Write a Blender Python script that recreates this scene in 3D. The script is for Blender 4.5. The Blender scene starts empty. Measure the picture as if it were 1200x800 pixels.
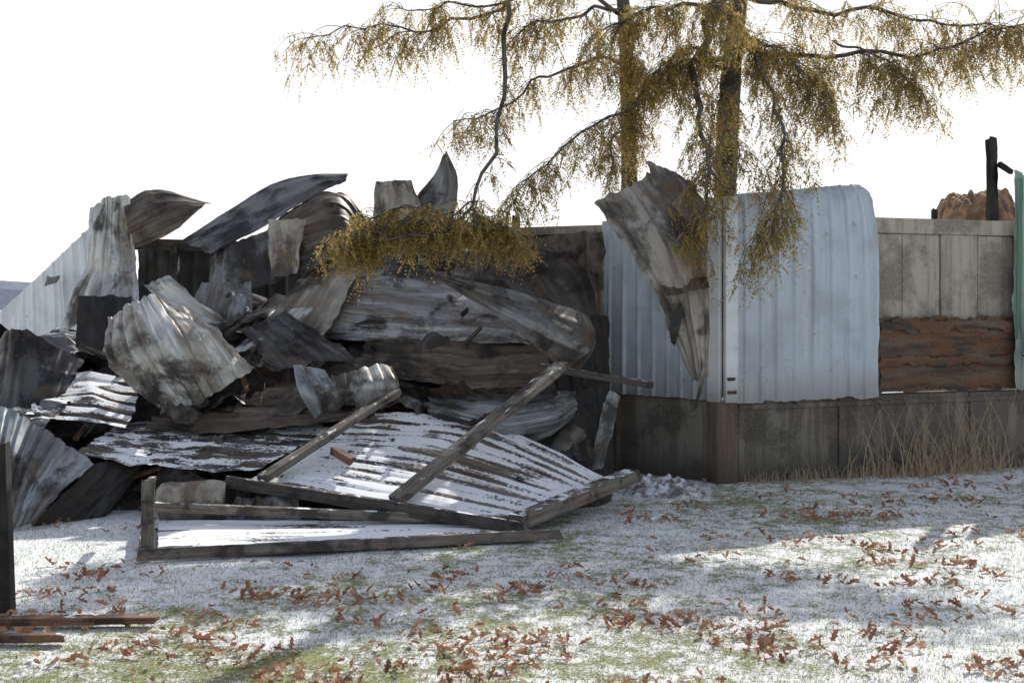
import bpy, bmesh, math, random
import numpy as np
from mathutils import Vector, noise, Matrix
random.seed(7); rng=np.random.default_rng(7)
scene=bpy.context.scene
V=Vector
def n3(x,y=0,z=0): return noise.noise(V((x,y,z)))

# ---------------------------------------------------------------- materials
class NT:
    def __init__(s,name):
        s.m=bpy.data.materials.new(name); s.m.use_nodes=True
        s.t=s.m.node_tree; s.t.nodes.clear()
        s.out=s.t.nodes.new('ShaderNodeOutputMaterial')
    def n(s,typ,**kw):
        nd=s.t.nodes.new(typ)
        for k,v in kw.items(): setattr(nd,k,v)
        return nd
    def l(s,a,b): s.t.links.new(a,b)
    def noise(s,vec,scale,detail=5,rough=.6,dist=0):
        nd=s.n('ShaderNodeTexNoise'); nd.inputs['Scale'].default_value=scale
        nd.inputs['Detail'].default_value=detail; nd.inputs['Roughness'].default_value=rough
        nd.inputs['Distortion'].default_value=dist
        if vec is not None: s.l(vec,nd.inputs['Vector'])
        return nd.outputs['Fac']
    def mapping(s,vec,sc=(1,1,1),loc=(0,0,0)):
        nd=s.n('ShaderNodeMapping'); nd.inputs['Scale'].default_value=sc; nd.inputs['Location'].default_value=loc
        s.l(vec,nd.inputs['Vector']); return nd.outputs[0]
    def ramp(s,f,a,b,c0=0.,c1=1.):
        nd=s.n('ShaderNodeMapRange'); nd.clamp=True; nd.interpolation_type='SMOOTHSTEP'
        s.l(f,nd.inputs[0]); nd.inputs[1].default_value=a; nd.inputs[2].default_value=b
        nd.inputs[3].default_value=c0; nd.inputs[4].default_value=c1
        return nd.outputs[0]
    def mix(s,f,a,b):
        nd=s.n('ShaderNodeMix',data_type='RGBA')
        if isinstance(f,(int,float)): nd.inputs[0].default_value=f
        else: s.l(f,nd.inputs[0])
        for x,i in ((a,6),(b,7)):
            if isinstance(x,tuple): nd.inputs[i].default_value=(*x,1) if len(x)==3 else x
            else: s.l(x,nd.inputs[i])
        return nd.outputs[2]
    def math(s,op,a,b=None):
        nd=s.n('ShaderNodeMath',operation=op)
        for x,i in ((a,0),(b,1)):
            if x is None: continue
            if isinstance(x,(int,float)): nd.inputs[i].default_value=x
            else: s.l(x,nd.inputs[i])
        return nd.outputs[0]
    def bsdf(s,col,rough=.8,metal=0.,bump=None,bs=.3,bd=.01):
        b=s.n('ShaderNodeBsdfPrincipled')
        if isinstance(col,tuple): b.inputs['Base Color'].default_value=(*col,1)
        else: s.l(col,b.inputs['Base Color'])
        if isinstance(rough,(int,float)): b.inputs['Roughness'].default_value=rough
        else: s.l(rough,b.inputs['Roughness'])
        if isinstance(metal,(int,float)): b.inputs['Metallic'].default_value=metal
        else: s.l(metal,b.inputs['Metallic'])
        if bump is not None:
            bp=s.n('ShaderNodeBump'); bp.inputs['Strength'].default_value=bs; bp.inputs['Distance'].default_value=bd
            s.l(bump,bp.inputs['Height']); s.l(bp.outputs[0],b.inputs['Normal'])
        s.l(b.outputs[0],s.out.inputs[0]); return b

SNOW=(.83,.84,.86)
def metal_mat(name,base,stain,soot,stain_r=(.43,.58),soot_r=(.45,.58),snow=None,metal=.5,rough=.42,streak=4.,snow_streak=False,rust=.6):
    t=NT(name); tc=t.n('ShaderNodeTexCoord'); uv=tc.outputs['UV']
    geo=t.n('ShaderNodeNewGeometry')
    pos=geo.outputs['Position']
    st=t.noise(t.mapping(uv,(streak,.8,1)),1.0,6,.62,.3)
    st2=t.noise(t.mapping(uv,(streak*7,1.1,1),(7,3,0)),1.0,4,.6)
    blot=t.noise(t.mapping(uv,(3.2,2.2,1),(2,9,0)),1.0,8,.68,.5)
    fine=t.noise(pos,30,5,.65); big=t.noise(pos,1.3,5,.58,.4); mid=t.noise(pos,4,5,.62)
    c=t.mix(t.ramp(st,*stain_r),base,stain)
    c=t.mix(t.ramp(blot,.50,.60,0,.55),c,stain)
    c=t.mix(t.ramp(st2,.50,.66,0,.25),c,tuple(min(.65,x*1.35) for x in base))
    c=t.mix(t.ramp(st2,.48,.34,0,.22),c,tuple(x*.8 for x in stain))
    so=t.math('ADD',t.math('MULTIPLY',big,.55),t.math('MULTIPLY',blot,.45))
    so=t.math('ADD',so,t.math('MULTIPLY',t.math('SUBTRACT',fine,.5),.08))
    c=t.mix(t.ramp(so,*soot_r,0,.95),c,soot)
    rr=t.math('ADD',t.math('MULTIPLY',mid,.55),t.math('MULTIPLY',st,.45))
    c=t.mix(t.ramp(rr,.54,.61,0,rust),c,(.15,.10,.065))
    c=t.mix(t.ramp(t.noise(pos,7,6,.7),.62,.69,0,rust),c,(.26,.12,.055))
    rg=t.ramp(mid,.3,.7,rough-.14,rough+.25)
    mt=metal
    if snow is not None:
        sx=t.n('ShaderNodeSeparateXYZ'); t.l(geo.outputs['Normal'],sx.inputs[0])
        if snow_streak: ns=t.noise(t.mapping(uv,(8,.6,1)),1.0,6,.66)
        else: ns=t.noise(t.mapping(uv,(5,1.3,1)),1.0,6,.68)
        f=t.math('ADD',sx.outputs[2],t.math('MULTIPLY',t.math('SUBTRACT',ns,.5),1.6))
        f=t.math('ADD',f,t.math('MULTIPLY',t.math('SUBTRACT',big,.5),1.0))
        f=t.math('ADD',f,t.math('MULTIPLY',t.math('SUBTRACT',fine,.5),.7))
        f=t.ramp(f,snow,snow+.18)
        c=t.mix(f,c,SNOW); mt=t.ramp(f,0,1,metal,0)
        rg=t.math('MAXIMUM',rg,f)
    t.bsdf(c,rg,mt,fine,.2,.004)
    return t.m

M={}
M['light']=metal_mat('scorched_galvanized',(.40,.40,.40),(.20,.185,.17),(.035,.03,.026),soot_r=(.455,.57),snow=1.12)
M['light2']=metal_mat('ashen_galvanized',(.55,.55,.53),(.30,.28,.245),(.05,.042,.036),soot_r=(.49,.595),snow=1.3,rust=.45)
M['mid']=metal_mat('smoked_steel',(.22,.22,.22),(.12,.108,.098),(.028,.024,.022),snow=1.2)
M['dark']=metal_mat('burnt_steel',(.10,.097,.094),(.055,.047,.04),(.016,.014,.013),snow=1.25,rust=.45)
M['black']=metal_mat('charred_and_shade_steel',(.035,.033,.031),(.025,.02,.018),(.012,.011,.010),rough=.6,metal=.2,rust=.2)  # charred metal, also the black used to paint shade behind the pile
M['teal']=metal_mat('bluish_steel',(.31,.34,.355),(.17,.17,.165),(.04,.036,.033),soot_r=(.48,.59),snow=1.25,rust=.4)
M['snowy']=metal_mat('snow_covered_steel',(.21,.185,.155),(.12,.09,.065),(.05,.04,.035),snow=.72,snow_streak=True)
M['snowy3']=metal_mat('snow_patched_steel',(.14,.13,.115),(.08,.065,.05),(.035,.03,.026),snow=.86)
M['snowy2']=metal_mat('snow_dusted_steel',(.27,.27,.27),(.15,.135,.12),(.04,.035,.03),snow=.92)
M['brown']=metal_mat('heat_browned_steel',(.17,.135,.105),(.09,.067,.05),(.026,.021,.018),snow=1.25)
M['tan']=metal_mat('tan_scorched_steel',(.38,.345,.29),(.23,.19,.15),(.055,.045,.038),soot_r=(.49,.61),snow=1.35)
M['torn']=metal_mat('weathered_torn_steel',(.31,.28,.25),(.17,.145,.12),(.045,.038,.033),soot_r=(.48,.60),metal=.25,rough=.55)

def siding_mat(name,base,stain):
    t=NT(name); tc=t.n('ShaderNodeTexCoord'); uv=tc.outputs['UV']; geo=t.n('ShaderNodeNewGeometry'); pos=geo.outputs['Position']
    st=t.noise(t.mapping(uv,(10,.5,1)),1.,6,.7); mid=t.noise(pos,2.2,5,.6); fine=t.noise(pos,30,4,.7)
    c=t.mix(t.ramp(st,.42,.70,0,.75),base,stain)
    c=t.mix(t.ramp(mid,.45,.68,0,.55),c,tuple(x*.6 for x in base))
    sx=t.n('ShaderNodeSeparateXYZ'); t.l(pos,sx.inputs[0])
    lo=t.ramp(t.math('ADD',sx.outputs[2],t.math('MULTIPLY',st,.9)),1.35,1.85,.8,0)
    c=t.mix(lo,c,(.24,.235,.22))
    sp=t.ramp(t.noise(pos,9,6,.7),.60,.69,0,.6)
    c=t.mix(sp,c,(.20,.16,.12))
    t.bsdf(c,.45,.1,fine,.12,.004); return t.m
M['siding']=siding_mat('blue_white_painted_siding',(.42,.48,.55),(.31,.335,.36))
M['siding_w']=siding_mat('white_painted_siding',(.66,.69,.72),(.46,.48,.50))
M['siding_g']=siding_mat('grey_painted_siding',(.27,.33,.31),(.17,.19,.165))
M['green']=siding_mat('green_trim_paint',(.05,.16,.09),(.04,.09,.06))

def concrete_mat(name,base,dark,dr=(.45,.62)):
    t=NT(name); geo=t.n('ShaderNodeNewGeometry'); pos=geo.outputs['Position']
    st=t.noise(t.mapping(pos,(6,6,.45)),1.,7,.68); big=t.noise(pos,1.6,6,.65); fine=t.noise(pos,35,6,.75)
    c=t.mix(t.ramp(st,*dr,0,.9),base,dark)
    c=t.mix(t.ramp(big,.45,.58,0,.75),c,tuple(x*.5 for x in dark))
    c=t.mix(t.ramp(t.noise(t.mapping(pos,(9,9,1.2),(3,3,3)),1.,6,.7),.56,.66,0,.5),c,(.17,.10,.06))
    c=t.mix(t.ramp(fine,.35,.75,0,.4),c,tuple(x*1.35 for x in base))
    sx=t.n('ShaderNodeSeparateXYZ'); t.l(pos,sx.inputs[0])
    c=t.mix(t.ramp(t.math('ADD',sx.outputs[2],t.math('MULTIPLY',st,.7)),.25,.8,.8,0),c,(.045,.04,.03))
    t.bsdf(c,.9,0,fine,.5,.01); return t.m
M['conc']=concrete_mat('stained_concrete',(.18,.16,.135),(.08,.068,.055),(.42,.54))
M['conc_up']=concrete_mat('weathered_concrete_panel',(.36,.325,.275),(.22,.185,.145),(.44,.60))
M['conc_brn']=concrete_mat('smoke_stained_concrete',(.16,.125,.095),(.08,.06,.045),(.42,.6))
t=NT('rust_stained_band'); geo=t.n('ShaderNodeNewGeometry'); pos=geo.outputs['Position']
h=t.noise(t.mapping(pos,(.9,.9,7)),1.,6,.65); g=t.noise(t.mapping(pos,(2.5,2.5,5)),1.,8,.75); fn=t.noise(pos,26,6,.8)
c=t.mix(t.ramp(h,.40,.60),(.06,.045,.035),(.17,.13,.09))
c=t.mix(t.ramp(g,.46,.58,0,.8),c,(.19,.085,.04))
c=t.mix(t.ramp(fn,.48,.66,0,.6),c,(.05,.036,.028)); t.bsdf(c,.95,0,fn,.9,.03); M['rustband']=t.m

def wood_mat(name,a,b,snow=None):
    t=NT(name); tc=t.n('ShaderNodeTexCoord'); uv=tc.outputs['UV']; geo=t.n('ShaderNodeNewGeometry'); pos=geo.outputs['Position']
    g=t.noise(t.mapping(uv,(1,26,1)),1.6,7,.7); m=t.noise(pos,4,5,.6)
    c=t.mix(t.ramp(g,.35,.65),a,b); c=t.mix(t.ramp(m,.47,.62,0,.85),c,tuple(x*.3 for x in b))
    if snow is not None:
        sx=t.n('ShaderNodeSeparateXYZ'); t.l(geo.outputs['Normal'],sx.inputs[0])
        f=t.math('ADD',sx.outputs[2],t.math('MULTIPLY',t.math('SUBTRACT',t.noise(pos,7,5,.7),.5),1.6))
        c=t.mix(t.ramp(f,snow,snow+.15),c,SNOW)
    t.bsdf(c,.85,0,g,.5,.006); return t.m
M['wood']=wood_mat('grey_charred_lumber',(.21,.185,.155),(.095,.078,.062),1.0)
M['woodd']=wood_mat('dark_charred_lumber',(.09,.075,.062),(.035,.03,.025),1.0)
M['woodr']=wood_mat('red_brown_lumber',(.22,.12,.075),(.11,.055,.035),1.1)
M['rust']=wood_mat('rust_insulation',(.17,.08,.04),(.06,.035,.022))
M['bark']=wood_mat('tree_bark',(.15,.135,.115),(.06,.05,.042))
M['char']=wood_mat('char',(.03,.027,.025),(.015,.014,.013))

def simple_noise_mat(name,a,b,scale,rough=.9,snow=None,r=(.4,.6)):
    t=NT(name); geo=t.n('ShaderNodeNewGeometry'); pos=geo.outputs['Position']
    n=t.noise(pos,scale,8,.7); c=t.mix(t.ramp(n,*r),a,b)
    if snow is not None:
        sx=t.n('ShaderNodeSeparateXYZ'); t.l(geo.outputs['Normal'],sx.inputs[0])
        f=t.math('ADD',sx.outputs[2],t.math('MULTIPLY',t.math('SUBTRACT',n,.5),2.0))
        c=t.mix(t.ramp(f,snow,snow+.15),c,SNOW)
    t.bsdf(c,rough,0,n,.6,.03); return t.m
M['ash']=simple_noise_mat('ash_and_char',(.02,.018,.016),(.07,.055,.045),7,snow=1.2)
M['whiteash']=simple_noise_mat('snow_ash_heap',(.7,.72,.76),(.16,.14,.12),9)
M['hill']=simple_noise_mat('distant_hill_woods',(.10,.13,.18),(.15,.17,.22),.25)
M['rubble']=simple_noise_mat('rusty_rubble',(.32,.18,.10),(.13,.08,.05),5,snow=1.9)

def island_mat(name,cols,transl=.5,rough=.6):
    t=NT(name); geo=t.n('ShaderNodeNewGeometry')
    cr=t.n('ShaderNodeValToRGB'); t.l(geo.outputs['Random Per Island'],cr.inputs[0])
    e=cr.color_ramp.elements
    while len(e)<len(cols): e.new(.5)
    for i,c in enumerate(cols): e[i].position=i/(len(cols)-1); e[i].color=(*c,1)
    b=t.bsdf(cr.outputs[0],rough)
    if transl>0:
        tr=t.n('ShaderNodeBsdfTranslucent'); t.l(cr.outputs[0],tr.inputs[0])
        mx=t.n('ShaderNodeMixShader'); mx.inputs[0].default_value=transl
        t.l(b.outputs[0],mx.inputs[1]); t.l(tr.outputs[0],mx.inputs[2]); t.l(mx.outputs[0],t.out.inputs[0])
    return t.m
M['leaf']=island_mat('locust_leaves',[(.24,.18,.06),(.46,.33,.10),(.30,.24,.08),(.58,.40,.13),(.24,.21,.07),(.46,.30,.10),(.36,.29,.10)],.55)
M['fallen']=island_mat('fallen_oak_leaves',[(.30,.12,.06),(.40,.20,.11),(.19,.085,.045),(.46,.27,.16),(.30,.14,.075)],.3)
M['grass']=island_mat('grass_blades',[(.17,.22,.06),(.27,.31,.11),(.36,.34,.18),(.20,.26,.07),(.42,.39,.25)],.45)
M['straw']=island_mat('dry_weed',[(.45,.36,.22),(.30,.23,.14),(.52,.43,.28)],.3)

# ---------------------------------------------------------------- helpers
def link(o,parent=None):
    scene.collection.objects.link(o)
    if parent: o.parent=parent
    return o
def empty(name):
    e=bpy.data.objects.new(name,None); scene.collection.objects.link(e); return e
def mesh_obj(name,verts,faces,mat,parent=None,uvs=None,smooth=False):
    me=bpy.data.meshes.new(name); me.from_pydata([tuple(v) for v in verts],[],faces)
    if uvs is not None:
        ul=me.uv_layers.new(name='UVMap')
        li=np.zeros(len(me.loops),dtype=np.int32); me.loops.foreach_get('vertex_index',li)
        ul.data.foreach_set('uv',np.array(uvs,dtype=np.float32)[li].ravel())
    me.materials.append(M[mat] if isinstance(mat,str) else mat)
    if smooth: me.polygons.foreach_set('use_smooth',[True]*len(me.polygons))
    me.update()
    return link(bpy.data.objects.new(name,me),parent)
def cr(pts,t):
    n=len(pts)
    if n==1: return pts[0]
    f=max(-.2,min(n-1+.2,t*(n-1))); i=int(max(0,min(n-2,math.floor(f)))); u=f-i
    p1,p2=pts[i],pts[i+1]
    if n==2: return p1.lerp(p2,u)
    p0=pts[i-1] if i>0 else p1*2-p2
    p3=pts[i+2] if i+2<n else p2*2-p1
    return .5*((2*p1)+(p2-p0)*u+(2*p0-5*p1+4*p2-p3)*u*u+(3*p1-p0-3*p2+p3)*u*u*u)
SEED=[0]
def ribprof(s):
    f=s-math.floor(s)
    a=max(0,1-abs(f-.5)/.15); a=min(1,a*2.0)
    return a
def sheet(parent,name,grid,mat,rib=.2,amp=.022,crumple=.045,rag=.04,res=.022,cf=1.1,folds=6):
    SEED[0]+=1; sd=SEED[0]*7.31; rr=random.Random(SEED[0]*13+1)
    G=[[V(p) for p in row] for row in grid]
    def base(u,v): return cr([cr(r,u) for r in G],v)
    W=max((base(1,v)-base(0,v)).length for v in (0,.5,1)); L=max((base(u,1)-base(u,0)).length for u in (0,.5,1))
    W=max(W,.05); L=max(L,.05)
    nu=max(6,min(170,int(W/res))); nv=max(6,min(70,int(L/.035)))
    F=[]
    if crumple>.025:
        for k in range(folds):
            a=rr.uniform(0,3.14); cx,cy=rr.uniform(.05,.95)*W,rr.uniform(.05,.95)*L
            F.append((math.cos(a),math.sin(a),cx,cy,rr.uniform(-1,1)*crumple*(5 if k<2 else 8),rr.uniform(.15,.45) if k<2 else rr.uniform(.04,.13)))
    verts=[];uvs=[];e=.01
    for j in range(nv+1):
        for i in range(nu+1):
            u=i/nu; tv=j/nv
            r0=n3(u*W*5,sd)+.5*n3(u*W*14,sd+2); r1=n3(u*W*5,sd+5)+.5*n3(u*W*14,sd+7)
            v0=rag*r0/max(L,.3); v1=1+rag*r1/max(L,.3)
            v=v0+(v1-v0)*tv
            uu=u+rag*.7/W*(n3(v*L*4,sd+9)+.5*n3(v*L*11,sd+3))*(1 if i in(0,nu) else 0)
            p=base(uu,v)
            du=base(uu+e,v)-base(uu-e,v); dv=base(uu,v+e)-base(uu,v-e)
            n=du.cross(dv)
            n=n.normalized() if n.length>1e-9 else V((0,0,1))
            q=V((u*W*cf+sd,v*L*cf*.6,sd))
            d=crumple*(noise.noise(q)*1.0+.35*noise.noise(q*3.1)+.16*noise.noise(q*7.7))
            for (ca,sa,cx,cy,k_,wd) in F:
                x_=abs((u*W-cx)*ca+(v*L-cy)*sa)
                if x_<wd: d+=k_*(wd-x_)*(.4+1.2*abs(noise.noise(q*1.7+V((cx,cy,0)))))
            if rib: d+=amp*ribprof(u*W/rib)*(.7+.7*noise.noise(q*1.6))
            verts.append(p+n*d); uvs.append((u*W+sd,v*L+sd*1.7))
    faces=[(j*(nu+1)+i,j*(nu+1)+i+1,(j+1)*(nu+1)+i+1,(j+1)*(nu+1)+i) for j in range(nv) for i in range(nu)]
    return mesh_obj(name,verts,faces,mat,parent,uvs,True)
def beam(name,p0,p1,w,h,mat,parent=None,jit=.008,rough_end=True):
    SEED[0]+=1; sd=SEED[0]*3.7
    p0,p1=V(p0),V(p1); d=(p1-p0); L=d.length; d.normalize()
    up=V((0,0,1)) if abs(d.z)<.9 else V((0,1,0))
    s=d.cross(up).normalized(); t=s.cross(d).normalized()
    n=max(4,int(L/.12))
    ring=[(-.9,-1),(.9,-1),(1,-.85),(1,.85),(.9,1),(-.9,1),(-1,.85),(-1,-.85)]
    K=len(ring); verts=[];uvs=[]
    for i in range(n+1):
        f=i/n
        for k,(a,b) in enumerate(ring):
            c=p0+d*(L*f)
            if rough_end and i in(0,n): c=c+d*(.05*n3(k*1.3,sd,i))
            q=c*3
            verts.append(c+s*(a*w/2+jit*n3(q.x,q.y,sd+k))+t*(b*h/2+jit*n3(q.y,q.z,sd-k)))
            uvs.append((f*L+sd,k/K*.4+sd))
    faces=[(i*K+k,i*K+(k+1)%K,(i+1)*K+(k+1)%K,(i+1)*K+k) for i in range(n) for k in range(K)]
    faces.append(tuple(range(K))[::-1]); faces.append(tuple(n*K+k for k in range(K)))
    return mesh_obj(name,verts,faces,mat,parent,uvs)
def wallbox(name,a,b,z0,z1,th,mat,parent,off=0.,bev=.008):
    a=V((a[0],a[1],0)); b=V((b[0],b[1],0)); d=(b-a).normalized(); o=V((d.y,-d.x,0))
    c=[a+o*off,b+o*off,b+o*(off-th),a+o*(off-th)]
    bm=bmesh.new()
    lo=[bm.verts.new((p.x,p.y,z0)) for p in c]; hi=[bm.verts.new((p.x,p.y,z1)) for p in c]
    bm.faces.new(lo[::-1]); bm.faces.new(hi)
    for i in range(4): bm.faces.new((lo[i],lo[(i+1)%4],hi[(i+1)%4],hi[i]))
    bmesh.ops.bevel(bm,geom=bm.edges[:],offset=bev,segments=1,affect='EDGES')
    bmesh.ops.recalc_face_normals(bm,faces=bm.faces[:])
    me=bpy.data.meshes.new(name); bm.to_mesh(me); bm.free(); me.materials.append(M[mat])
    return link(bpy.data.objects.new(name,me),parent)

# ---------------------------------------------------------------- ground
def gz(x,y): return .035*n3(x*.5,y*.5,3)+.012*n3(x*2.2,y*2.2,7)
xs=np.concatenate([[-600,-300,-150,-70,-30,-16],np.arange(-10,12.01,.12),[16,30,70,150,300,600]])
ys=np.concatenate([[-60,-20,0],np.arange(3,18.01,.12),[22,30,50,90,160,300,600,1200]])
gv=[(x,y,gz(x,y) if (-11<x<13 and 2<y<19) else 0) for y in ys for x in xs]
nx=len(xs); gf=[(j*nx+i,j*nx+i+1,(j+1)*nx+i+1,(j+1)*nx+i) for j in range(len(ys)-1) for i in range(nx-1)]
t=NT('snow_dusted_lawn'); geo=t.n('ShaderNodeNewGeometry'); pos=geo.outputs['Position']
gn=t.noise(pos,9,8,.75); g2=t.noise(pos,45,6,.75); g3=t.noise(pos,.55,4,.6); g4=t.noise(pos,3.2,6,.65)
grass=t.mix(t.ramp(g2,.35,.65),(.14,.15,.06),(.36,.38,.17))
grass=t.mix(t.ramp(g4,.45,.62,0,.6),grass,(.24,.21,.14))
sx=t.n('ShaderNodeSeparateXYZ'); t.l(pos,sx.inputs[0])
f=t.math('ADD',t.math('MULTIPLY',gn,.40),t.math('MULTIPLY',g2,.36))
f=t.math('ADD',f,t.math('MULTIPLY',g3,.22)); f=t.math('ADD',f,t.math('MULTIPLY',g4,.30))
f=t.math('SUBTRACT',f,.05)
lf=t.math('MULTIPLY',t.ramp(sx.outputs[0],-3.6,-.6,.08,0),t.ramp(sx.outputs[1],7.4,8.6,0,1))
f=t.math('ADD',f,lf)
f=t.math('ADD',f,t.math('MULTIPLY',t.ramp(sx.outputs[1],6.2,7.8,-.05,0),t.ramp(sx.outputs[0],-1,1.5,1,.1)))
f=t.math('ADD',f,t.math('MULTIPLY',t.ramp(sx.outputs[0],.5,2.5,0,.025),t.ramp(sx.outputs[1],9.5,8.5,0,1)))  # extra snow white brightens the sunlit right foreground by colour
mask=t.ramp(f,.525,.61,0,.95)
col=t.mix(mask,grass,SNOW)
t.bsdf(col,.95,0,t.math('ADD',g2,t.math('MULTIPLY',mask,.6)),.6,.02)
M['ground']=t.m
mesh_obj('ground',gv,gf,'ground',None,None,True)

hv=[];hf=[];N=60
for i in range(N+1):
    x=-330+i*(560/N); h=7.5*(max(0,1-abs((x+190)/170)))**.7+2.0*(n3(x*.03,2)+.6)+.9*n3(x*.35,1)
    for k,(yy,zz) in enumerate(((200,-1),(215,h*.75),(230,h),(300,-1))): hv.append((x,yy,zz))
for i in range(N):
    for k in range(3): hf.append((i*4+k,(i+1)*4+k,(i+1)*4+k+1,i*4+k+1))
mesh_obj('hills',hv,hf,'hill',None,None,False)

# ---------------------------------------------------------------- standing building (right)
C=V((2.40,12.9,0)); R=V((9.6,15.47,0)); Lf=V((1.18,14.0,0)); LL=V((-1.9,15.6,0))
dR=(R-C).normalized(); oR=V((dR.y,-dR.x,0)); dL=(C-Lf).normalized(); oL=V((dL.y,-dL.x,0))
dB=(Lf-LL).normalized(); oB=V((dB.y,-dB.x,0))
bld=empty('burned_concrete_and_metal_building')
def alongR(s,off=0,z=0): p=C+dR*s+oR*off; return (p.x,p.y,z)
def alongL(s,off=0,z=0): p=C-dL*s+oL*off; return (p.x,p.y,z)
s=.16;i=0
while s<7.5:
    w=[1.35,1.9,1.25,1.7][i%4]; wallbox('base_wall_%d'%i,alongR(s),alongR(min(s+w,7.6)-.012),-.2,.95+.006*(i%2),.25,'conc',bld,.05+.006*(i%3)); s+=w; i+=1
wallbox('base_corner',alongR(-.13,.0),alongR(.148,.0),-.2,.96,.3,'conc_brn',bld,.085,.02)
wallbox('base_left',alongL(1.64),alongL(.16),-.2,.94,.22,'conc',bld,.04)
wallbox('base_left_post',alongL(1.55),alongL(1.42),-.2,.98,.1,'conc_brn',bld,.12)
wallbox('base_sill',alongR(.16),alongR(7.5),.84,.90,.06,'conc',bld,.075,.006)
s=.2;i=0
while s<7.4:
    w=.565; wallbox('upper_panel_%d'%i,alongR(s),alongR(s+w-.014),.98,2.88+.004*(i%3),.15,'conc_up',bld,.012*(i%2)-.01); s+=w; i+=1
wallbox('top_beam',alongR(.1),alongR(7.4),2.885,3.07,.2,'conc_up',bld,.03)
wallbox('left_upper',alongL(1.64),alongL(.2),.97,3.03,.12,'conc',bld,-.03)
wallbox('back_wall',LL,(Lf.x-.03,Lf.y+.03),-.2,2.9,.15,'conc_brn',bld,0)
wallbox('back_wall_cap',(LL.x,LL.y),(Lf.x-.03,Lf.y+.03),2.905,3.01,.2,'conc_up',bld,.03)
zz_=[.985,1.15,1.3,1.42,1.55,1.7,1.86]
sheet(bld,'rust_stained_band',[[alongR(a,.035+.02*(k%2),z) for k,z in enumerate(zz_)] for a in (2.05,2.8,3.5,4.2,5.6)],'rustband',rib=0,crumple=.015,rag=.12,cf=5,folds=0)
for k,(z0,z1,ra) in enumerate(((1.30,1.42,.14),(1.70,1.86,.16))):
    sheet(bld,'hanging_residue_%d'%k,[[alongR(a,.08+.01*(kk==1),z) for kk,z in enumerate((z0,(z0+z1)/2,z1))] for a in (2.06,3.0,4.0,5.6)],'rustband',rib=0,crumple=.02,rag=ra,cf=6,folds=0)
zt=[3.28,3.34,3.42,3.46]
ss=[.11,.7,1.4,2.03]
sheet(bld,'front_siding',[[alongR(a,.11,.93) for a in ss],[alongR(a,.11,1.8) for a in ss],[alongR(a,.10,2.7) for a in ss],
   [alongR(a if a<2 else 1.98,.09-.05*(a>1),z-.16) for a,z in zip(ss,zt)],[alongR(a if a<2 else 1.86,.05-.08*(a>1),z) for a,z in zip(ss,zt)]],'siding',rib=.23,amp=.030,crumple=.018,rag=.03,res=.012)
sheet(bld,'left_siding',[[alongL(a,.09,.95) for a in (1.66,.8,.05)],[alongL(a,.09,2.0) for a in (1.66,.8,.05)],[alongL(a,.09,3.05) for a in (1.66,.8,.05)]],'siding',rib=.2,amp=.028,crumple=.012,rag=.02,res=.012)
wallbox('corner_trim',alongR(-.06,0),alongR(.10,0),.93,3.25,.06,'siding_w',bld,.150,.006)
wallbox('corner_trim_return',alongL(.13,0),alongL(-.035,0),.935,3.24,.06,'siding_w',bld,.150,.006)
for k,z in enumerate((1.05,1.2)):
    beam('trim_bracket_%d'%k,alongR(-.04,.16,z),alongR(.06,.16,z),.012,.035,'rust',bld,.002)
sheet(bld,'end_siding',[[alongR(a,.14,1.0) for a in (4.0,4.6,6.)],[alongR(a,.14,2.3) for a in (4.0,4.6,6.)],[alongR(a,.12,z) for a,z in ((4.05,3.72),(4.6,3.5),(6.,3.7))]],'siding_g',rib=.17,amp=.025,crumple=.03,rag=.08,res=.02)
sheet(bld,'green_edge_trim',[[alongR(4.01,.19,1.6),alongR(4.07,.20,1.6)],[alongR(4.03,.19,2.6),alongR(4.09,.20,2.6)],[alongR(4.07,.17,3.6),alongR(4.12,.18,3.6)]],'green',rib=0,crumple=.015,rag=.02)
sheet(bld,'end_siding_curl',[[alongR(4.12,.25,1.95),alongR(4.5,.40,1.98)],[alongR(4.1,.3,1.6),alongR(4.5,.55,1.55)],[alongR(3.98,.33,1.38),alongR(4.5,.6,1.3)]],'siding_w',rib=0,crumple=.04)
sheet(bld,'burnt_curl_edge',[[alongR(3.94,.36,1.42),alongR(4.5,.64,1.34)],[alongR(4.02,.38,1.30),alongR(4.5,.66,1.22)]],'black',rib=0,crumple=.03)
beam('charred_post',alongR(3.98,-.15,2.3),alongR(3.93,-.15,4.12),.09,.11,'char',bld,.09)
beam('charred_stub',alongR(4.0,-.1,3.80),alongR(4.2,-.1,3.70),.05,.06,'char',bld,.03)
beam('wall_pin_0',alongR(3.0,-.1,3.0),alongR(3.0,-.1,3.2),.06,.06,'char',bld,.01)
pb=LL+dB*2.2
beam('wall_pin_3',(pb.x,pb.y+.1,2.95),(pb.x,pb.y+.1,3.15),.1,.08,'char',bld,.01)

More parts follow.
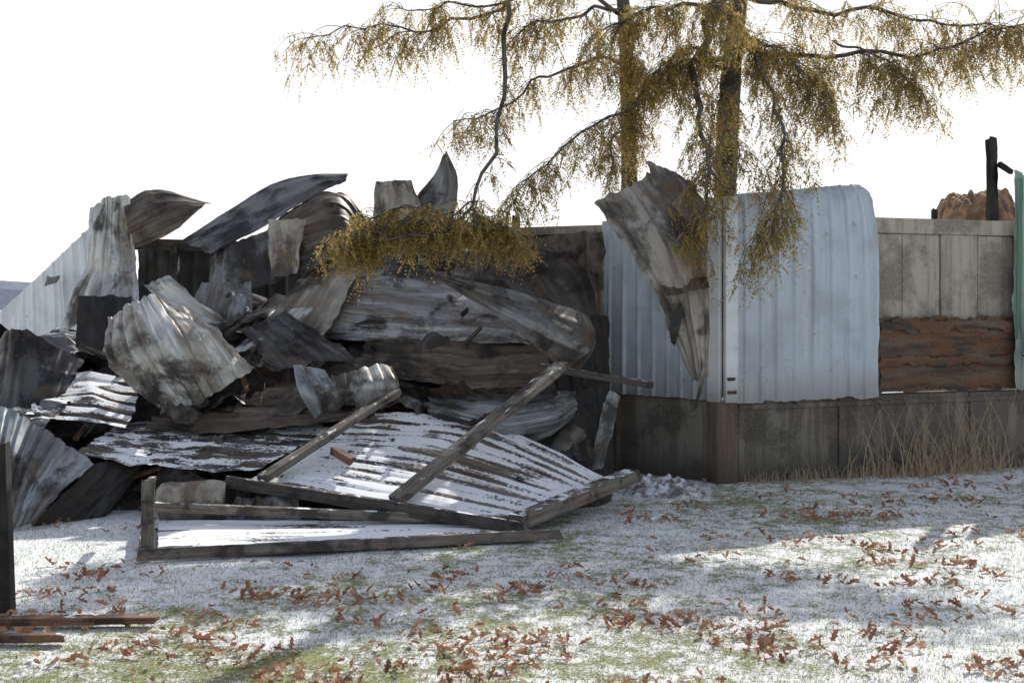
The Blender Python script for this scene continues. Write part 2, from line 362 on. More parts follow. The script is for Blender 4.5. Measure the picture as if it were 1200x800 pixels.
torn=sheet(None,'torn_hanging_metal_sheet',[[(.90,12.5,3.15),(1.3,12.42,3.36),(1.62,12.6,3.52)],[(1.20,12.3,2.70),(1.6,12.2,2.86),(2.06,12.4,2.94)],
  [(1.53,12.2,2.17),(1.85,12.1,2.24),(2.12,12.3,2.34)],[(1.72,12.2,1.68),(1.95,12.12,1.76),(2.14,12.3,1.85)],[(1.95,12.3,1.20),(2.03,12.25,1.22),(2.12,12.3,1.26)]],'torn',rib=.16,amp=.026,crumple=.045,rag=.06,res=.014)
sheet(torn,'folded_tip',[[(1.45,12.6,3.60),(1.95,12.6,3.42)],[(1.55,12.45,3.3),(2.1,12.45,3.1)],[(1.75,12.35,2.8),(2.12,12.35,2.6)]],'torn',rib=.1,crumple=.05,rag=.08)
sheet(torn,'hanging_scrap',[[(1.74,12.15,2.05),(1.84,12.15,2.1)],[(1.68,12.1,1.8),(1.78,12.1,1.75)],[(1.70,12.15,1.62),(1.74,12.15,1.58)]],'black',rib=0,crumple=.02,rag=.03)
sheet(torn,'lower_fold',[[(1.58,12.16,2.24),(2.08,12.2,2.34)],[(1.64,12.04,2.12),(2.10,12.1,2.22)]],'brown',rib=0,crumple=.02,rag=.05)
sheet(torn,'thin_strip',[[(2.04,12.2,1.45),(2.09,12.2,1.45)],[(2.0,12.25,1.1),(2.04,12.25,1.1)],[(1.93,12.3,.84),(1.97,12.3,.84)]],'light',rib=0,crumple=.02)

def mound(name,cx,cy,rx,ry,h,mat,nn=36,rough=.3,base=0.,fr=1.2,pw=1.):
    v=[];f=[]
    for j in range(nn+1):
        for i in range(nn+1):
            a=-1+2*i/nn;b=-1+2*j/nn; r=math.sqrt(a*a+b*b); hh=max(0,1-r**(2*pw))
            x=cx+a*rx;y=cy+b*ry
            v.append((x,y,base+h*hh*(1+rough*n3(x*fr,y*fr,4)+rough*.6*n3(x*fr*3,y*fr*3,8))-(.05 if hh<=0 else 0)))
    f=[(j*(nn+1)+i,j*(nn+1)+i+1,(j+1)*(nn+1)+i+1,(j+1)*(nn+1)+i) for j in range(nn) for i in range(nn)]
    return mesh_obj(name,v,f,mat)
mound('rusty_rubble_heap',7.3,18.0,.9,1.6,3.72,'rubble',60,.045,0,3.2,2.6)
mound('ash_and_snow_heap',1.65,12.3,.5,.35,.13,'whiteash',50,1.1,-.01,6)

wl=empty('white_siding_wall')
sheet(wl,'siding_panel',[[(-9.2,17.1,-.1),(-7.2,16.0,-.1),(-5.0,14.9,-.1)],[(-9.2,17.1,.6),(-7.2,16.0,1.92),(-5.35,14.95,3.22)]],'siding_w',rib=.25,amp=.03,crumple=.012,rag=.0)
sheet(wl,'scrawl_patch',[[(-6.25,15.2,2.25),(-6.05,15.1,2.3)],[(-6.2,15.2,2.42),(-5.98,15.08,2.40)]],'mid',rib=0,crumple=.02,rag=.08)

# ---------------------------------------------------------------- the collapsed barn
pile=empty('collapsed_metal_barn')
def ph(x,y):
    fy=max(0,min(1,(y-11.1)/2.6)); fy=fy*fy*(3-2*fy)
    fx=max(0,min(1,(1.15-x)/1.6))
    fb=max(0,min(1,(16.2-y)/1.2)); fl=max(0,min(1,(x+8.2)/1.5))
    top=1.75 if x>-4.6 else 1.25
    h=top*fy*fx*fb*fl
    return h*(1+.22*n3(x*1.1,y*1.1,5))+.14*fy*fx*n3(x*4,y*4,1)
v=[];nxm,nym=100,60
for j in range(nym+1):
    for i in range(nxm+1):
        x=-8.4+i*(9.7/nxm); y=10.9+j*(5.6/nym); v.append((x,y,ph(x,y)-.03))
f=[(j*(nxm+1)+i,j*(nxm+1)+i+1,(j+1)*(nxm+1)+i+1,(j+1)*(nxm+1)+i) for j in range(nym) for i in range(nxm)]
mesh_obj('charred_debris_core',v,f,'ash',pile)
def S(nm,g,m,**k): return sheet(pile,nm,g,m,**k)
S('front_snowy_sheet',[[(-2.56,10.67,.34),(-1.44,12.0,.90)],[(-1.9,10.5,.31),(-.9,12.05,.88)],[(-1.24,10.3,.23),(-.18,12.1,.76)],[(.09,10.0,.10),(.95,11.6,.28)]],'snowy',rib=.17,amp=.022,crumple=.028)
S('left_snowy_sheet',[[(-4.33,11.2,.60),(-4.19,12.4,.78)],[(-3.38,11,.50),(-3.07,12.4,.80)],[(-2.48,11,.45),(-1.8,12,.78)]],'snowy3',rib=.22,crumple=.05)
S('left_leaning_sheet',[[(-5.5,10.8,1.2),(-4.86,10.8,1.08),(-4.46,10.9,.83),(-4.03,11,.50)],[(-5.2,10.3,.6),(-4.75,10.4,.6),(-4.5,10.5,.45),(-4.2,10.6,.3)],[(-5.1,10,0),(-4.6,10.1,.03),(-4.5,10.2,.04),(-4.33,10.3,.07)]],'teal',rib=.14,crumple=.04,res=.014)
S('left_leaning_back',[[(-4.05,11.05,.5),(-3.6,11.4,.55)],[(-4.4,10.4,.03),(-3.9,10.9,.0)]],'black',crumple=.05)
S('far_left_dark_sheet',[[(-5.9,12.5,1.4),(-5.4,12.3,1.78),(-4.98,12.3,1.62),(-4.66,12.4,1.41)],[(-6.0,11.9,.9),(-5.31,11.8,.97),(-4.96,11.8,.99),(-4.7,12,1.12)]],'dark',rib=.16,crumple=.05)
S('snow_panel',[[(-4.96,11.6,.91),(-4.96,12.6,1.27)],[(-3.98,11.8,.75),(-4.11,12.6,1.2)]],'snowy',crumple=.04)
S('snow_panel_b',[[(-5.6,11.4,.85),(-5.5,12.2,1.0)],[(-4.7,11.3,.80),(-4.6,12.1,1.0)]],'snowy2',crumple=.05)
S('far_snowy_scrap',[[(-5.7,13.3,1.60),(-5.5,13.9,1.75)],[(-4.8,13.1,1.50),(-4.8,13.8,1.7)]],'snowy2',crumple=.08,rag=.1)
S('far_snowy_scrap_b',[[(-6.1,13.9,1.45),(-6.0,14.5,1.55)],[(-5.3,13.9,1.55),(-5.2,14.5,1.7)]],'snowy',crumple=.08,rag=.1)
S('big_arched_sheet',[[(-4.37,12.3,1.9),(-3.98,12.4,2.14),(-3.55,12.6,1.99)],[(-4.2,11.85,1.43),(-3.53,11.75,1.70),(-3.12,12.2,1.70)],[(-3.73,12,.95),(-3.21,11.85,1.05),(-2.79,12.3,1.34)]],'light2',rib=.13,amp=.03,crumple=.055,rag=.06,res=.012,folds=7)
S('arched_sheet_top',[[(-4.16,12.9,2.25),(-3.87,12.9,2.36)],[(-3.9,12.8,2.0),(-3.5,12.8,2.05)],[(-3.6,12.7,1.75),(-3.2,12.8,1.85)]],'light2',rib=.12,crumple=.05,rag=.06)
S('tilted_sheet',[[(-3.04,12.6,1.34),(-2.41,12.6,1.39)],[(-2.73,13,1.95),(-2.08,12.9,1.76)],[(-2.41,13.4,2.42),(-1.83,13.2,2.3)],[(-1.98,13.6,2.72),(-1.70,13.4,2.52)]],'tan',rib=.17,crumple=.05,rag=.06,res=.015)
S('upright_twisted_sheet',[[(-5.20,14,3.22),(-4.96,13.9,3.36),(-4.70,14,3.36)],[(-5.20,13.9,2.62),(-4.95,13.8,2.7),(-4.64,14,2.78)],[(-5.45,13.7,1.69),(-5.0,13.6,1.9),(-4.5,13.7,2.1)]],'light2',rib=.15,crumple=.055,rag=.05,res=.014)
S('upper_dark_arch',[[(-4.80,14,3.28),(-4.68,13.85,3.0),(-4.6,13.9,2.72)],[(-4.5,14.3,3.47),(-4.3,14.0,3.22),(-4.17,13.9,2.90)],[(-3.82,14.4,3.30),(-3.80,14.1,3.26),(-3.81,13.9,3.18)]],'brown',rib=.2,crumple=.03,rag=.03)
S('long_roof_strip',[[(-3.95,13.6,2.79),(-3.55,13.4,2.62)],[(-3.15,14,3.38),(-2.85,13.65,3.02)],[(-2.56,14.2,3.64),(-2.34,13.95,3.40)],[(-2.06,14.3,3.68),(-2.08,14.1,3.57)]],'mid',rib=.2,crumple=.03,rag=.02)
S('folded_roof_arch',[[(-2.88,13.6,3.0),(-2.85,13.45,2.7),(-2.77,13.3,2.3)],[(-2.5,13.9,3.3),(-2.45,13.5,2.9),(-2.37,13.3,2.4)],[(-2.1,14,3.42),(-2.05,13.6,3.0),(-2.01,13.4,2.6)],[(-1.78,14,3.0),(-1.85,13.8,2.8),(-1.94,13.6,2.6)]],'brown',rib=.2,crumple=.06,rag=.06)
S('folded_roof_box',[[(-2.85,13.3,3.02),(-2.42,13.3,3.04)],[(-2.8,13.2,2.35),(-2.5,13.2,2.4)]],'tan',rib=.3,crumple=.04)  # boxy tan sheet in front of the roof arch
S('mid_dark_sheet',[[(-3.6,13.5,2.61),(-3.25,13.4,2.8),(-2.86,13.5,2.99)],[(-3.56,13.3,2.05),(-3.2,13.2,2.2),(-2.75,13.3,2.3)]],'mid',rib=.12,crumple=.06)
S('tan_upright_scrap',[[(-1.68,14,3.54),(-1.24,14,3.56)],[(-1.70,13.9,3.1),(-1.10,13.9,3.15)],[(-1.70,13.9,2.7),(-1.1,13.9,2.7)]],'tan',rib=.15,crumple=.04,rag=.03)
S('pointed_upright_scrap',[[(-.90,14.1,3.78),(-.80,14,3.92)],[(-1.25,13.9,3.25),(-.66,13.9,3.5)],[(-1.4,13.8,2.8),(-.75,13.8,2.9)]],'mid',rib=.15,crumple=.05,rag=.02)
S('below_upright_dark',[[(-1.95,14,2.95),(-1.2,14.0,3.15),(-.6,14,3.1)],[(-2.0,13.7,2.4),(-1.2,13.7,2.5),(-.7,13.7,2.5)]],'dark',rib=.15,crumple=.07,rag=.1)
S('snow_flecked_scrap',[[(-1.05,13.9,2.95),(-.42,13.9,2.80)],[(-1.2,13.75,2.6),(-.4,13.7,2.6)],[(-1.37,13.6,2.4),(-.26,13.6,2.30)]],'snowy2',rib=.15,crumple=.08)
S('central_wide_sheet',[[(-2.19,13,1.66),(-2.12,13.25,2.1),(-2.06,13.7,2.53)],[(-.97,12.8,1.58),(-1.0,13.1,2.0),(-1.03,13.7,2.46)],[(0,12.8,1.60),(-.1,13.1,1.9),(-.2,13.6,2.25)],[(.5,12.9,1.55),(.45,13.1,1.7),(.4,13.4,1.9)]],'light',rib=.16,crumple=.045,rag=.05,res=.014)
S('central_dark_sheet',[[(-1.75,12.45,1.24),(-1.65,12.9,1.62)],[(-.56,12.3,1.13),(-.58,12.8,1.64)],[(.42,12.5,1.12),(.39,12.9,1.66)]],'brown',rib=.14,crumple=.06,rag=.06)
S('central_brown_sheet',[[(-1.5,12.2,.95),(-1.6,12.6,1.3)],[(-.5,12.1,.85),(-.5,12.5,1.2)],[(.5,12.4,.8),(.5,12.7,1.2)]],'dark',rib=.14,crumple=.07,rag=.06)
S('lance_sheet',[[(-.94,12.2,2.40),(-.91,12.2,2.38),(-.90,12.2,2.36)],[(-.23,12.1,2.23),(-.18,12.0,2.05),(-.09,12,1.88)],[(.37,12.2,2.08),(.38,11.95,1.8),(.36,12,1.5)],[(.84,12.4,1.92),(.88,12.2,1.6),(.57,12.2,1.32)]],'mid',rib=.3,amp=.012,crumple=.028,rag=.03,res=.018,folds=3)
S('lance_curl',[[(.70,12.35,1.98),(.86,12.3,1.85)],[(.80,12.2,1.6),(.92,12.3,1.6)],[(.55,12.1,1.35),(.75,12.3,1.3)]],'brown',rib=0,crumple=.03,rag=.03)
S('back_dark_sheet',[[(-.5,14.2,2.70),(.26,14,2.83),(1.12,13.95,2.94)],[(-.3,13.9,2.3),(.35,13.75,2.3),(1.12,13.9,2.2)],[(-.1,13.8,1.6),(.41,13.6,1.3),(1.13,13.8,.99)]],'brown',rib=.17,crumple=.045,rag=.05)
S('back_curved_dark',[[(-.45,13.5,2.25),(-.2,13.6,2.55),(.3,13.7,2.80)],[(-.1,13.3,2.1),(.2,13.4,2.2),(.9,13.6,2.4)],[(.5,13.3,1.6),(.8,13.4,1.5),(1.05,13.6,1.6)]],'dark',rib=.15,crumple=.04,rag=.05)
S('back_lower_shade',[[(.3,13.4,1.9),(1.15,13.6,1.9)],[(.5,13.0,.0),(1.2,13.3,.0)]],'black',rib=.2,crumple=.08)  # black sheet standing in for the shade behind the pile
S('teal_curl',[[(-.86,12,.84),(-.9,11.95,1.0),(-.93,12.4,1.12)],[(-.09,12,.55),(-.09,11.85,.85),(-.09,12.5,1.10)],[(.37,12.2,.60),(.45,12.0,.9),(.47,12.6,1.12)],[(.68,12.5,.80),(.75,12.4,.95),(.70,12.6,1.09)]],'teal',rib=.15,crumple=.055,rag=.05,res=.015)
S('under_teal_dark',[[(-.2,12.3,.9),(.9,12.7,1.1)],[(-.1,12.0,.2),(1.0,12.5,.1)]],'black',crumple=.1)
S('centre_left_brown',[[(-3.04,12.1,.85),(-2.5,12.6,1.27)],[(-2.16,11.9,.84),(-1.89,12.6,1.46)],[(-1.36,12.0,.92),(-1.28,12.6,1.27)]],'brown',rib=.16,crumple=.06,rag=.08)
S('pale_panel',[[(-2.28,11.85,1.42),(-1.95,11.85,1.37)],[(-2.2,11.7,1.15),(-1.82,11.7,1.2)],[(-2.05,11.8,.86),(-1.79,11.8,1.02)]],'teal',rib=.3,crumple=.026,rag=.02)
S('pale_curl',[[(-1.9,11.9,1.35),(-1.6,12.0,1.38),(-1.3,12.1,1.33)],[(-1.85,11.65,1.15),(-1.5,11.7,1.2),(-1.2,11.85,1.2)],[(-1.8,11.85,.98),(-1.5,11.9,1.0),(-1.2,12,1.07)]],'light',rib=.12,crumple=.05,rag=.05)
S('dark_scrap_mid',[[(-3.0,12.7,1.75),(-2.5,12.7,1.95)],[(-2.6,12.4,1.3),(-1.7,12.4,1.45)]],'dark',rib=.12,crumple=.07,rag=.08)
S('snowy_scrap_mid',[[(-3.6,13.2,2.3),(-3.05,13.2,2.34)],[(-3.7,12.8,1.8),(-2.9,12.8,1.95)]],'snowy2',rib=.12,crumple=.08,rag=.08)
S('snowy_scrap_low',[[(-2.6,12.9,1.95),(-2.2,12.9,2.0)],[(-3.1,12.5,1.5),(-2.5,12.5,1.6)]],'light2',rib=.12,crumple=.07,rag=.08)
S('dangling_scrap',[[(1.06,12.3,1.12),(1.18,12.3,1.05)],[(.95,12.2,.80),(1.10,12.2,.72)],[(.85,12.2,.27),(.97,12.2,.30)]],'teal',rib=0,crumple=.04,rag=.05)
S('low_brown_sheet',[[(-3.9,11.9,.78),(-3.7,12.4,.95)],[(-2.6,11.7,.72),(-2.4,12.3,.95)],[(-1.5,11.8,.86),(-1.3,12.2,.98)]],'brown',rib=.15,crumple=.06,rag=.06)
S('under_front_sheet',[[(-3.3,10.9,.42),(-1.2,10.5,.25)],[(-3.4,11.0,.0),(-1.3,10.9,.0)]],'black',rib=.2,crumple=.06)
S('crushed_duct',[[(-3.25,10.55,.40),(-2.65,10.6,.42)],[(-3.25,10.38,.33),(-2.62,10.4,.35)],[(-3.22,10.38,.10),(-2.6,10.4,.10)],[(-3.2,10.5,.02),(-2.6,10.5,.02)]],'tan',rib=0,crumple=.026,rag=.02)
S('crushed_scrap',[[(-2.55,10.5,.30),(-2.0,10.5,.32)],[(-2.7,10.35,.03),(-1.9,10.3,.03)]],'mid',rib=.14,crumple=.08)
S('dark_box_panel',[[(-5.15,13.5,2.15),(-4.5,13.5,2.15)],[(-5.1,13.3,1.55),(-4.55,13.3,1.55)]],'black',rib=.3,crumple=.03)
beam('burnt_header',(-4.85,14.6,2.80),(-3.5,14.5,2.76),.12,.14,'woodd',pile)
S('burnt_inner_wall',[[(-4.9,14.9,2.75),(-3.2,14.7,2.72)],[(-4.9,14.8,1.2),(-3.2,14.6,1.2)]],'black',rib=.3,crumple=.05)
S('burnt_inner_wall_b',[[(-3.4,14.6,2.75),(-1.7,14.6,2.7)],[(-3.4,14.4,1.2),(-1.7,14.4,1.2)]],'dark',rib=.2,crumple=.08)
beam('burnt_stud_0',(-4.3,14.5,2.75),(-4.25,14.4,1.6),.09,.09,'woodd',pile)
beam('burnt_stud_1',(-3.75,14.4,2.75),(-3.8,14.3,1.6),.09,.09,'woodd',pile)
mats=['dark','mid','brown','dark','black','brown','black','snowy2','teal','light','mid','snowy3','tan','dark']  # scrap finishes, weighted dark to stand in for shaded voids
for k in range(130):
    x=random.uniform(-6.4,.7); y=random.uniform(11.5,14.1)
    if x>-.1 and y<12.2: continue
    z=ph(x,y)+random.uniform(-.02,.12)
    w=random.uniform(.12,.45); l=random.uniform(.3,.95)
    rot=Matrix.Rotation(random.uniform(0,6.28),3,'Z')@Matrix.Rotation(random.uniform(-.7,.9),3,'X')@Matrix.Rotation(random.uniform(-.6,.6),3,'Y')
    c=V((x,y,z)); bend=random.uniform(-.2,.2)
    g=[[c+rot@V((a*w,b*l,bend*(1-abs(a))*(1-b*b))) for a in(-1,0,1)] for b in(-.5,0,.5)]
    S('scrap_sheet_%d'%k,g,random.choice(mats),rib=random.choice([.13,.16,.2]),crumple=.06,rag=.09,res=.025)
for k in range(90):
    x=random.uniform(-6,.9); y=random.uniform(11.2,13.6); z=ph(x,y)+.1
    a=random.uniform(0,3.14); L=random.uniform(.3,1.1); dz=random.uniform(-.25,.25)
    beam('charred_stick_%d'%k,(x-math.cos(a)*L/2,y-math.sin(a)*L/2,z-dz),(x+math.cos(a)*L/2,y+math.sin(a)*L/2,z+dz),random.uniform(.02,.06),random.uniform(.02,.05),random.choice(['woodd','woodd','wood','char','woodr']),pile,.015)

beam('wooden_beam',(.52,11.72,1.42),(-1.05,10.33,.28),.20,.07,'wood')
beam('wooden_beam',(-1.20,11.72,1.14),(-2.32,10.58,.43),.15,.06,'wood')
beam('wooden_beam',(-2.66,10.6,.40),(.10,9.93,.10),.07,.11,'woodd')
beam('wooden_beam',(.04,9.95,.15),(1.22,11.6,.30),.18,.12,'wood')
beam('wooden_beam',(.30,12,1.38),(1.48,12,1.19),.06,.07,'woodd')
beam('rusty_pipe_stub',(-1.72,10.95,.64),(-1.52,10.78,.56),.07,.07,'woodr')
fd=empty('fallen_door_panel')
sheet(fd,'door_skin',[[(-2.85,9.15,.06),(-3.2,10.3,.09)],[(-1.2,9.45,.06),(-1.5,10.3,.09)],[(.25,9.85,.05),(.0,10.3,.08)]],'snowy',rib=.25,amp=.012,crumple=.02,rag=.02)
beam('front_rail',(-2.98,9.03,.07),(.42,9.86,.06),.05,.09,'wood',fd)
beam('back_rail',(-3.30,10.2,.24),(.0,10.15,.12),.05,.08,'wood',fd)
beam('side_rail',(-2.95,9.10,.09),(-3.28,10.25,.10),.08,.07,'wood',fd)
beam('upright_stub',(-2.92,9.12,.0),(-2.97,9.3,.62),.10,.05,'wood',fd)
beam('upright_cross',(-3.0,9.34,.59),(-3.15,10.0,.52),.05,.04,'woodd',fd)

beam('charred_post',(-3.39,7.6,.0),(-3.45,7.65,1.12),.12,.1,'char')
beam('wooden_plank',(-3.9,7.22,.05),(-2.28,7.30,.05),.1,.04,'woodr')
beam('wooden_plank',(-4.0,6.85,.05),(-2.72,6.90,.05),.08,.04,'woodr')

def strands(name,items,mat):
    v=[];f=[]
    for (x,y,h,lx,ly,w) in items:
        b=len(v); n=5; z0=gz(x,y)-.01
        for i in range(n+1):
            t_=i/n; ww=w*(1-.7*t_); v.append((x+lx*t_*t_-ww,y+ly*t_*t_,z0+h*t_*(1-.12*t_))); v.append((x+lx*t_*t_+ww,y+ly*t_*t_,z0+h*t_*(1-.12*t_)))
        f+=[(b+2*i,b+2*i+1,b+2*i+3,b+2*i+2) for i in range(n)]
    return mesh_obj(name,v,f,mat)
it=[]
for k in range(280):
    s_=random.gauss(2.85,.6); p=C+dR*s_+oR*(.14+abs(random.gauss(0,.2)))
    h=random.uniform(.15,.55) if random.random()<.65 else random.uniform(.6,1.15)
    it.append((p.x,p.y,h,random.uniform(-.35,.35),random.uniform(-.2,.1),.006))
for k in range(700):
    s_=random.uniform(.2,7); p=C+dR*s_+oR*(.08+abs(random.gauss(0,.12))); it.append((p.x,p.y,random.uniform(.05,.22),random.uniform(-.08,.08),random.uniform(-.1,.05),.005))
strands('dry_weeds',it,'straw')

NB=70000
yy=5.4+(rng.random(NB)**1.3)*7.0; xx=(rng.random(NB)-.5)*yy*1.0
hh=rng.uniform(.008,.036,NB); an=rng.random(NB)*6.28; w=.0028
v=np.zeros((NB*3,3)); zz=np.array([gz(a,b) for a,b in zip(xx,yy)])
v[0::3]=np.c_[xx-w*np.cos(an),yy-w*np.sin(an),zz-.003]; v[1::3]=np.c_[xx+w*np.cos(an),yy+w*np.sin(an),zz-.003]
v[2::3]=np.c_[xx+rng.normal(0,.022,NB),yy+rng.normal(0,.022,NB),zz+hh]
me=bpy.data.meshes.new('grass'); me.vertices.add(NB*3); me.vertices.foreach_set('co',v.ravel())
me.loops.add(NB*3); me.loops.foreach_set('vertex_index',np.arange(NB*3)); me.polygons.add(NB)
me.polygons.foreach_set('loop_start',np.arange(0,NB*3,3)); me.update(calc_edges=True); me.materials.append(M['grass'])
link(bpy.data.objects.new('grass',me))

v=[];f=[];cnt=0;tries=0
while cnt<2600 and tries<60000:
    tries+=1
    y=random.uniform(5.6,13.2); x=random.uniform(-.52,.52)*y
    d=n3(x*1.1,y*1.4,11)+.8*n3(x*3.2,y*3.2,4)+random.uniform(-.42,.25)
    if -2.2<x<.8 and 6.0<y<8.3: d+=.2
    if y>9 and x<1.0: d-=.25
    if d<.18: continue
    L=random.uniform(.018,.055); a=random.uniform(0,6.28); tx,ty=random.uniform(-.9,.9),random.uniform(-.9,.9)
    R3=Matrix.Rotation(a,3,'Z')@Matrix.Rotation(tx,3,'X')@Matrix.Rotation(ty,3,'Y')
    c=V((x,y,gz(x,y)+.015+random.uniform(0,.03))); b=len(v)
    cu=random.uniform(.1,.6)
    out=[(-1,0,0),(-.5,.35,cu*.5),(-.25,.2,.1),(.1,.5,cu),(.35,.25,.1),(.7,.3,cu*.6),(1,0,.1),(.7,-.3,cu*.6),(.35,-.22,.1),(.1,-.5,cu),(-.25,-.2,.1),(-.5,-.35,cu*.5)]
    for p in out: v.append(c+R3@(V(p)*L))
    v.append(c+R3@(V((-.0,0,-.05))*L)); m=b+12
    for i in range(12): f.append((b+i,b+(i+1)%12,m))
    cnt+=1
mesh_obj('fallen_leaves',v,f,'fallen')

# ---------------------------------------------------------------- trees
def tube(VV,FF,UU,pts,r0,r1,K=7,gn=0.):
    n=len(pts); b=len(VV); acc=0
    for i,p in enumerate(pts):
        d=(pts[min(i+1,n-1)]-pts[max(i-1,0)]).normalized()
        s=d.cross(V((.3,.9,.2))); s.normalize(); t_=d.cross(s)
        r=r0+(r1-r0)*i/(n-1)
        if i: acc+=(p-pts[i-1]).length
        for k in range(K):
            a=6.2832*k/K; rr=r*(1+gn*n3(p.x*3+k,p.y*3,p.z*3))
            VV.append(p+s*math.cos(a)*rr+t_*math.sin(a)*rr); UU.append((acc,k/K*.5))
    for i in range(n-1):
        for k in range(K): FF.append((b+i*K+k,b+i*K+(k+1)%K,b+(i+1)*K+(k+1)%K,b+(i+1)*K+k))
LEAFK=.85
def tree(name,trunk,r0,r1,branches,seed):
    rd=random.Random(seed); e=empty(name)
    VV=[];FF=[];UU=[]; LV=[];LF=[]
    tp=[V(p) for p in trunk]; n=30; tube(VV,FF,UU,[cr(tp,i/n) for i in range(n+1)],r0,r1,12,.25)
    def frond(p,d):
        L=rd.uniform(.13,.27); N=rd.randint(7,11); d=d.normalized()
        s=d.cross(V((rd.uniform(-1,1),rd.uniform(-1,1),rd.uniform(-.3,.3)))).normalized()
        for i in range(N):
            c=p+d*(L*(i+1)/N)+V((0,0,-.35*L*((i+1)/N)**2)); ll=rd.uniform(.032,.052)*(1-.35*i/N); w=ll*.25
            for sg in (-1,1):
                if rd.random()<.12: continue
                o=(s*sg+d*.6+V((0,0,rd.uniform(-.6,.0)))).normalized(); q=o.cross(V((rd.uniform(-.5,.5),rd.uniform(-.5,.5),1))).normalized()
                b=len(LV); LV.extend([c,c+o*ll*.5+q*w,c+o*ll,c+o*ll*.5-q*w]); LF.append((b,b+1,b+2,b+3))
    def twig(p,d,L,r,dens):
        if p.z>6.15: return
        pts=[p];n=6;dd=d.normalized()
        for i in range(n):
            dd=(dd+V((rd.uniform(-.18,.18),rd.uniform(-.18,.18),-.28))).normalized(); pts.append(pts[-1]+dd*L/n)
        tube(VV,FF,UU,pts,r,.0015,4)
        m=max(3,int(L*dens*LEAFK))
        for k in range(m):
            t_=rd.random()**.75; q=cr(pts,t_); frond(q,V((rd.uniform(-1,1),rd.uniform(-1,1),rd.uniform(-1.8,-.1))))
    for (pts,ra,rb,nt,tl,dens) in branches:
        P=[]
        for p in pts:
            w_=max(0,min(1,(p[2]-3.3)/1.0))*max(0,min(1,(14.4-p[1])/1.2))
            P.append(V((p[0],p[1]+1.5*w_,p[2]+.38*w_)))
        n=22; PP=[]
        for i in range(n+1):
            q=cr(P,i/n); a=.10*min(1,i/4); PP.append(q+V((n3(q.x*2.5,q.z*2.5,seed),n3(q.y*2,q.z*2,seed+3),n3(q.x*2.5,q.y,seed+6)))*a*1.6)
        tube(VV,FF,UU,PP,ra,rb,7,.2)
        for k in range(nt):
            t_=rd.uniform(.12,1)**.85
            t_=min(1,round(t_*8)/8+rd.gauss(0,.03)) if rd.random()<.65 else t_
            q=cr(PP,t_); tg=(cr(PP,min(1,t_+.05))-cr(PP,max(0,t_-.05))).normalized()
            d=tg*rd.uniform(.2,1.1)+V((rd.uniform(-1.1,1.1),rd.uniform(-.7,.7),rd.uniform(-.3,.7)))
            L=tl*rd.uniform(.4,1.6)
            twig(q,d,L,.005,dens)
            if rd.random()<.4:
                q2=q+d.normalized()*L*.35+V((0,0,-.05)); twig(q2,V((rd.uniform(-1,1),rd.uniform(-.6,.6),-.3)),L*.7,.0035,dens)
    mesh_obj('trunk_and_branches',VV,FF,'bark',e,UU,True)
    mesh_obj('leaves',LV,LF,'leaf',e)
    return e
tree('honey_locust_tree',[(1.62,15.0,-.1),(1.58,15.0,1.5),(1.55,15.0,3.5),(1.5,15.0,5.5),(1.35,15.1,7.5),(1.3,15,9.2)],.15,.05,[
 ([(1.5,15,6.3),(.7,13.6,6.3),(.05,12.3,5.8),(-.05,12,5.3),(-.1,12,4.7),(-.09,11.9,4.08),(-.27,11.8,3.45),(-.5,11.7,2.98),(-.95,11.6,2.80),(-1.5,11.6,2.72)],.045,.008,40,.30,16),
 ([(-.35,11.75,3.1),(-.8,11.7,2.98),(-1.3,11.7,2.88),(-1.75,11.6,2.72)],.012,.005,64,.32,30),
 ([(-.45,11.7,3.0),(-.4,11.6,2.85),(-.1,11.6,2.78)],.010,.005,44,.28,30),
 ([(-.6,11.9,3.0),(-1.1,11.8,3.05),(-1.5,11.8,2.95)],.010,.005,40,.30,30),
 ([(1.5,15,5.8),(.9,13.2,5.7),(.3,12.3,5.5),(-.72,12.1,5.05),(-1.45,12,4.90),(-2.45,12,4.82)],.032,.006,75,.45,15),
 ([(.3,12.3,5.4),(-.5,12.0,5.3),(-1.3,11.9,5.15)],.02,.006,34,.4,14),
 ([(1.55,15,5.2),(1.2,13.8,4.9),(.6,12.8,4.6),(-.1,12.3,4.15),(-.6,12.1,3.9)],.028,.006,56,.42,16),
 ([(1.5,15,6),(1.1,13.6,5.5),(.5,12.6,5.2),(.1,12.3,4.9)],.03,.007,45,.5,15),
 ([(1.5,15,4.6),(1.6,14.2,4.4),(1.3,13.4,3.9),(1.2,13.2,3.6)],.025,.006,44,.34,18),
 ([(1.5,15,5.3),(1.4,14.2,5.2),(1.5,13.6,4.9)],.025,.006,36,.45,16),
],11)
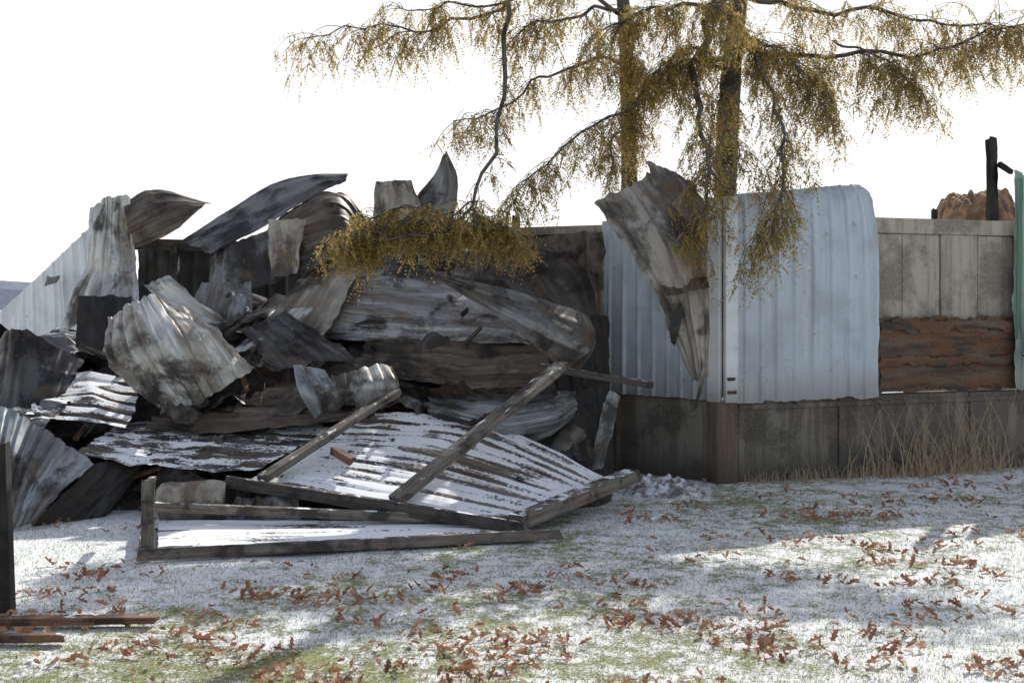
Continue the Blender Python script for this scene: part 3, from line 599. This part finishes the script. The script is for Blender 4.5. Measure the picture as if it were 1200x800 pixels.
tree('honey_locust_tree',[(2.85,14.7,-.1),(2.80,14.7,1.6),(2.76,14.7,3.2),(2.80,14.7,4.6),(2.95,14.7,6.2),(3.1,14.8,8.0)],.19,.09,[
 ([(2.8,14.6,5.2),(2.45,13.6,4.9),(1.9,13.1,4.5),(1.35,12.9,4.12),(.58,12.6,3.65),(0.0,12.3,3.15)],.035,.006,110,.45,17),
 ([(2.8,14.6,5.8),(2.5,13.4,5.3),(2.35,12.9,4.5),(2.2,12.5,3.9),(2.08,12.3,3.3),(1.95,12.1,2.75)],.06,.012,90,.38,17),
 ([(2.9,14.6,5.6),(2.9,13.4,5.3),(3.1,12.6,4.5),(3.02,12.2,3.7),(2.8,12,3.05),(2.6,11.9,2.75)],.03,.006,105,.42,18),
 ([(2.9,14.6,5.2),(2.7,13.4,4.6),(2.6,12.6,4.1),(2.5,12.2,3.4)],.025,.006,40,.42,17),
 ([(2.9,14.6,5.4),(3.2,13.4,5.1),(3.6,12.6,4.6),(3.7,12.3,4.1)],.028,.006,90,.52,17),
 ([(2.95,14.7,5.4),(3.3,13.6,4.95),(4.0,13,4.85),(4.8,12.6,4.72),(5.5,12.4,4.85),(6.4,12.2,5.1)],.042,.010,120,.55,15),
 ([(2.95,14.7,6.0),(3.9,13.4,5.5),(5.0,12.6,5.2),(5.9,12.2,4.9)],.04,.008,75,.65,14),
 ([(4.1,13.0,5.0),(4.6,12.5,4.6),(4.9,12.3,4.25)],.018,.005,44,.5,15),
 ([(2.9,14.7,5.9),(2.2,13.4,5.5),(1.6,12.7,5.3),(1.0,12.4,4.9)],.035,.007,75,.55,15),
 ([(2.95,14.7,6.0),(2.7,13.2,5.7),(2.5,12.4,5.4),(2.5,12,5.1)],.04,.008,50,.55,15),
 ([(2.9,14.7,5.0),(2.5,13.6,5.0),(2.1,13.0,4.8),(1.8,12.7,4.5)],.03,.006,60,.5,15),
],23)

# ---------------------------------------------------------------- light, world, camera
EL=37; az=V((.48,.88,0)).normalized()
sd=V((az.x*math.cos(math.radians(EL)),az.y*math.cos(math.radians(EL)),math.sin(math.radians(EL))))
sun=bpy.data.lights.new('sun','SUN'); sun.energy=5; sun.angle=math.radians(.5); sun.color=(1,.96,.88)
so=bpy.data.objects.new('sun',sun); scene.collection.objects.link(so); so.rotation_euler=sd.to_track_quat('Z','Y').to_euler(); so.location=sd*40
w=bpy.data.worlds.new('World'); scene.world=w; w.use_nodes=True; nt=w.node_tree
bg=nt.nodes['Background']; sky=nt.nodes.new('ShaderNodeTexSky'); sky.sky_type='NISHITA'; sky.sun_disc=False
sky.sun_elevation=math.radians(EL); sky.sun_rotation=math.atan2(az.x,az.y); sky.dust_density=1.5; sky.air_density=1.; sky.ozone_density=1.
tc=nt.nodes.new('ShaderNodeTexCoord'); sp=nt.nodes.new('ShaderNodeSeparateXYZ'); nt.links.new(tc.outputs['Generated'],sp.inputs[0])
mr=nt.nodes.new('ShaderNodeMapRange'); mr.interpolation_type='SMOOTHSTEP'; nt.links.new(sp.outputs[2],mr.inputs[0])
mr.inputs[1].default_value=.35; mr.inputs[2].default_value=.9; mr.inputs[3].default_value=.95; mr.inputs[4].default_value=.25
m2=nt.nodes.new('ShaderNodeMapRange'); m2.interpolation_type='SMOOTHSTEP'; nt.links.new(sp.outputs[1],m2.inputs[0])
m2.inputs[1].default_value=-.3; m2.inputs[2].default_value=.6; m2.inputs[3].default_value=.45; m2.inputs[4].default_value=1
mm=nt.nodes.new('ShaderNodeMath'); mm.operation='MULTIPLY'; nt.links.new(mr.outputs[0],mm.inputs[0]); nt.links.new(m2.outputs[0],mm.inputs[1])
mx=nt.nodes.new('ShaderNodeMix'); mx.data_type='RGBA'; nt.links.new(mm.outputs[0],mx.inputs[0]); nt.links.new(sky.outputs[0],mx.inputs[6]); mx.inputs[7].default_value=(7.7,7.65,7.6,1)
nt.links.new(mx.outputs[2],bg.inputs[0]); bg.inputs[1].default_value=.15
cam=bpy.data.cameras.new('camera'); cam.lens=40; cam.sensor_width=36; cam.shift_y=-.0417; cam.clip_end=3000
co=bpy.data.objects.new('camera',cam); scene.collection.objects.link(co); co.location=(0,0,2.1); co.rotation_euler=(math.radians(90),0,0); scene.camera=co
scene.view_settings.view_transform='Standard'; scene.view_settings.look='None'; scene.view_settings.exposure=0
